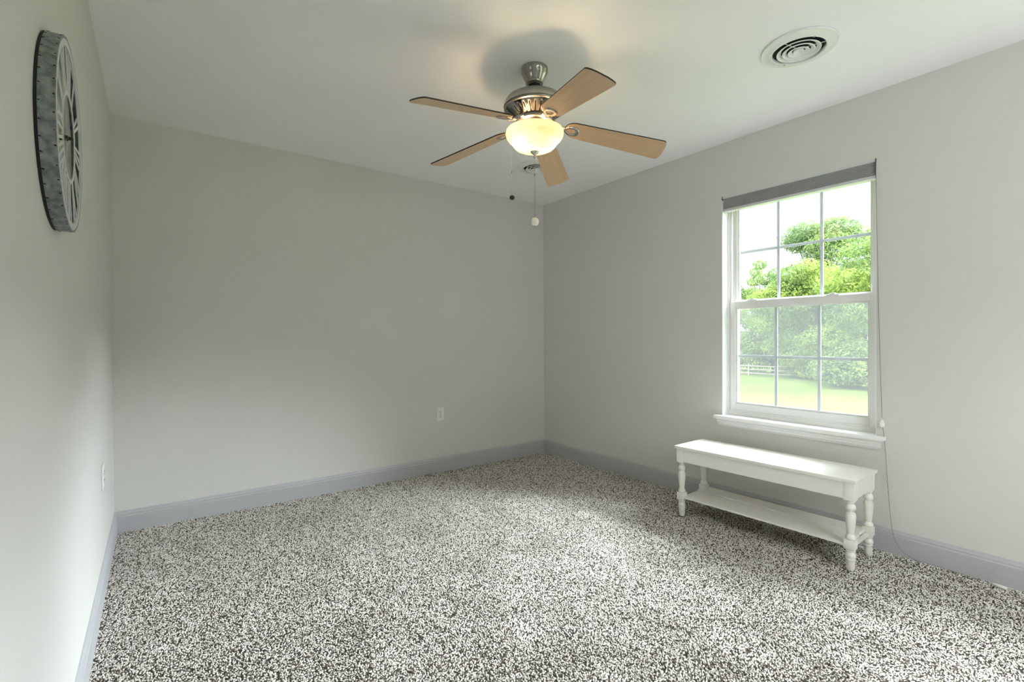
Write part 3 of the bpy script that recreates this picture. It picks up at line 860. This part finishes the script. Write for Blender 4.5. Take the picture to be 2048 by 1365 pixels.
obj('centre_knob', ylathe([(0, 0.0142), (0.007, 0.0142), (0.007, 0.0290), (0.0045, 0.0310), (0.0040, 0.0390), (0, 0.0400)], 20), M_brass, ck, smooth='auto')

# ------------------------------------------------------------------ garden
GZ = -3.0
def lawn():
    nx, ny = 90, 90
    xs = np.linspace(3.9, 130, nx); ys = np.linspace(-60, 90, ny)
    X, Y = np.meshgrid(xs, ys)
    Z = np.full_like(X, GZ) - 0.02 + 0.018 * np.sin(X * .5) * np.sin(Y * .4)
    v = np.stack([X, Y, Z], -1).reshape(-1, 3)
    i = np.arange(ny - 1)[:, None] * nx + np.arange(nx - 1)[None]
    f = np.stack([i, i + 1, i + nx + 1, i + nx], -1).reshape(-1, 4)
    me = bpy.data.meshes.new('lawn'); me.from_pydata(v.tolist(), [], f.tolist()); me.materials.append(M_grass)
    me.polygons.foreach_set('use_smooth', [True] * len(me.polygons))
    o = bpy.data.objects.new('lawn', me); COL.objects.link(o)
    return tag(o, 'bright green lawn outside the window', 'lawn', kind='stuff')
lawn()
def bank():
    nx, ny = 30, 40
    X, Y = np.meshgrid(np.linspace(0, 40, nx), np.linspace(-22, 40, ny))
    Z = 3.4 * np.sin(np.clip(X / 40, 0, 1) * math.pi / 2) * np.clip((Y + 22) / 10, 0, 1) * (1 + 0.02 * np.sin(X) * np.sin(Y * .7))
    v = np.stack([X, Y, Z], -1).reshape(-1, 3)
    i = np.arange(ny - 1)[:, None] * nx + np.arange(nx - 1)[None]
    f = np.stack([i, i + 1, i + nx + 1, i + nx], -1).reshape(-1, 4)
    me = bpy.data.meshes.new('grass_bank'); me.from_pydata(v.tolist(), [], f.tolist()); me.materials.append(M_grass)
    me.polygons.foreach_set('use_smooth', [True] * len(me.polygons))
    o = bpy.data.objects.new('grass_bank', me); COL.objects.link(o); o.location = (66, 50, GZ)
    tag(o, 'grassy bank rising beyond the wooden fence', 'lawn', kind='stuff')
bank()

def foliage(name, clumps, n, leaf, mats, parent, seed, droop=0.0):
    """leaves on and inside rounded clumps; clumps are (x, y, z, rx, ry, rz) in the parent's frame"""
    rng = np.random.default_rng(seed)
    vol = np.array([c[3] * c[5] for c in clumps]); vol = vol / vol.sum()
    idx = rng.choice(len(clumps), n, p=vol)
    C = np.array(clumps)[idx]
    d = rng.normal(size=(n, 3)); d /= np.linalg.norm(d, axis=1)[:, None]
    rad = 1.0 - np.abs(rng.normal(0, 0.20, n)); rad = np.clip(rad, 0.1, 1.06)
    rad *= 1 + 0.10 * np.sin(d[:, 0] * 9 + C[:, 1] * 3) * np.sin(d[:, 2] * 8 + C[:, 2] * 2)
    P = C[:, :3] + d * rad[:, None] * C[:, 3:]
    P[:, 2] = np.where(P[:, 2] < 0.25, 0.25 + np.abs(P[:, 2] - 0.25) * 0.5, P[:, 2])      # nothing grows into the ground
    nrm = d * 0.8 + rng.normal(0, 0.55, (n, 3)) + np.array([0, 0, 0.45]); nrm /= np.linalg.norm(nrm, axis=1)[:, None]
    a = np.cross(nrm, rng.normal(size=(n, 3))); a /= np.linalg.norm(a, axis=1)[:, None]
    b = np.cross(nrm, a)
    s = leaf * rng.uniform(0.6, 1.35, n)[:, None]
    q = np.stack([P - a * s, P - b * s * .45 + nrm * s * .12, P + a * s, P + b * s * .45 + nrm * s * .12], 1).reshape(-1, 3)
    f = np.arange(n * 4).reshape(-1, 4)
    me = bpy.data.meshes.new(name); me.from_pydata(q.tolist(), [], f.tolist()); 
    for mm in mats: me.materials.append(mm)
    if len(mats) > 1:
        me.polygons.foreach_set('material_index', (idx % len(mats)).astype(np.int32))
    o = bpy.data.objects.new(name, me); COL.objects.link(o); o.parent = parent
    return o

def crown(rng, n, w, d, z0, z1, rmin, rmax, low=0.62):
    out = []
    for k in range(n):
        f = rng.uniform(0, 1); z = z0 + (z1 - z0) * f
        sc = math.sqrt(max(0.05, 1 - (abs(f - 0.40) / (0.62 if f > 0.40 else low)) ** 2.2))
        out.append((rng.uniform(-1, 1) * d * sc, rng.uniform(-1, 1) * w * sc, z, *(rng.uniform(rmin, rmax) * np.array([1, 1.1, 0.8]))))
    return out

def tree(name, label, cat, loc, w, h, zb, n_clump, rr, n_leaf, leaf, mats, seed, trunk=0.25, group=None, d=None, branches=6, low=0.62):
    t = thing(name, label, cat, loc, 0, group)
    rng = np.random.default_rng(seed)
    cl = crown(rng, n_clump, w, d if d else w * 0.7, zb, h - rr[1] * 0.6, *rr, low=low)
    foliage('foliage', cl, n_leaf, leaf, mats, t, seed + 1)
    bm = bmesh.new()
    tube(bm, [(0, 0, 0.0), (0.1, 0.05, h * .25), (-0.05, 0.12, h * .5), (0.05, 0, h * .8)], [trunk, trunk * .8, trunk * .55, trunk * .15], 8)
    for c in cl[:branches]:
        z0 = max(0.3, c[2] * 0.55); tube(bm, [(0, 0.05, z0), (c[0] * .5, c[1] * .5, (z0 + c[2]) / 2 + .2), (c[0], c[1], c[2])], [trunk * .4, trunk * .28, trunk * .1], 6)
    obj('trunk', bm, M_bark, t, smooth=True)
    return t
GB = 'trees and bushes beyond the lawn'
# big rounded bushes behind the lawn, running from the fence towards the right
tree('bush', 'large yellow-green bush at the right side of the window view, nearest the house', 'bush', (46.0, 8.6, GZ), 4.8, 12.6, 0.9, 46, (1.1, 1.9), 30000, 0.15, [M_leafy, M_leafg], 11, d=3.2, group=GB, low=0.8)
tree('bush', 'broad bright green bush in the middle of the window view, overhanging the lawn', 'bush', (49.5, 15.2, GZ), 4.4, 11.6, 0.7, 44, (1.1, 1.8), 30000, 0.15, [M_leafg, M_leafy], 23, d=3.0, group=GB, low=0.8)
tree('bush', 'green bush just right of the wooden fence, left in the window view', 'bush', (54.5, 21.5, GZ), 3.4, 9.8, 0.8, 34, (1.0, 1.7), 20000, 0.15, [M_leafg, M_leafy], 37, d=2.4, group=GB, low=0.75)
tree('bush', 'long dark green thicket filling the gaps behind the front row of bushes', 'bush', (58.0, 14.0, GZ), 9.0, 8.6, 0.6, 60, (1.2, 2.0), 22000, 0.19, [M_leafg, M_leafd], 91, d=1.6, group=GB, low=0.9)
tree('tree', 'tall dark green tree rising behind the bushes, with an open top against the sky', 'tree', (63.0, 20.2, GZ), 4.8, 18.0, 7.4, 26, (1.2, 2.3), 21000, 0.16, [M_leafd, M_leafg], 41, trunk=0.30, d=3.2, group=GB, branches=14)
tree('tree', 'thin airy tree at the far left of the window view, showing its branches', 'tree', (61.5, 26.4, GZ), 3.4, 14.0, 6.0, 18, (0.7, 1.3), 6500, 0.15, [M_leafg], 55, trunk=0.14, d=2.0, group=GB, branches=12)
tree('tree', 'distant dark tree at the right edge of the window view', 'tree', (84.0, 20.5, GZ), 3.4, 17.0, 7.0, 12, (1.4, 2.2), 4000, 0.28, [M_leafd], 67, trunk=0.3, group=GB)
tree('bush', 'low dark green bush tucked under the large bush at the right', 'bush', (45.0, 10.6, GZ), 2.8, 2.6, 0.5, 12, (0.6, 1.0), 7000, 0.13, [M_leafd, M_leafg], 71, trunk=0.08, d=1.2, group=GB)
tree('bush', 'small pinkish white flowering bush far behind the fence', 'bush', (58.5, 26.2, GZ + 0.6), 1.3, 3.2, 1.9, 6, (0.35, 0.6), 900, 0.14, [M_blossom], 83, trunk=0.05, d=0.6, group=GB)

# split rail fence
def fence(a, b, nspan):
    a = Vector(a); b = Vector(b)
    t = thing('garden_fence', 'low three-rail wooden fence at the end of the lawn, left in the window view', 'fence', (*a, GZ))
    rng = random.Random(5); d = b - a
    for k in range(nspan + 1):
        q = d * k / nspan
        obj('post', bx(q.x - 0.07, q.x + 0.07, q.y - 0.07, q.y + 0.07, 0.0, 1.25, 0.01), M_fence, t)
    for k in range(nspan):
        for z in (0.28, 0.66, 1.05):
            q0, q1 = d * k / nspan, d * (k + 1) / nspan
            obj('rail', tube(bmesh.new(), [(q0.x, q0.y, z + rng.uniform(-.03, .03)), (q1.x, q1.y, z + rng.uniform(-.03, .03))], 0.065, 7), M_fence, t)
    return t
fence((50.3, 27.5), (51.0, 17.0), 4)
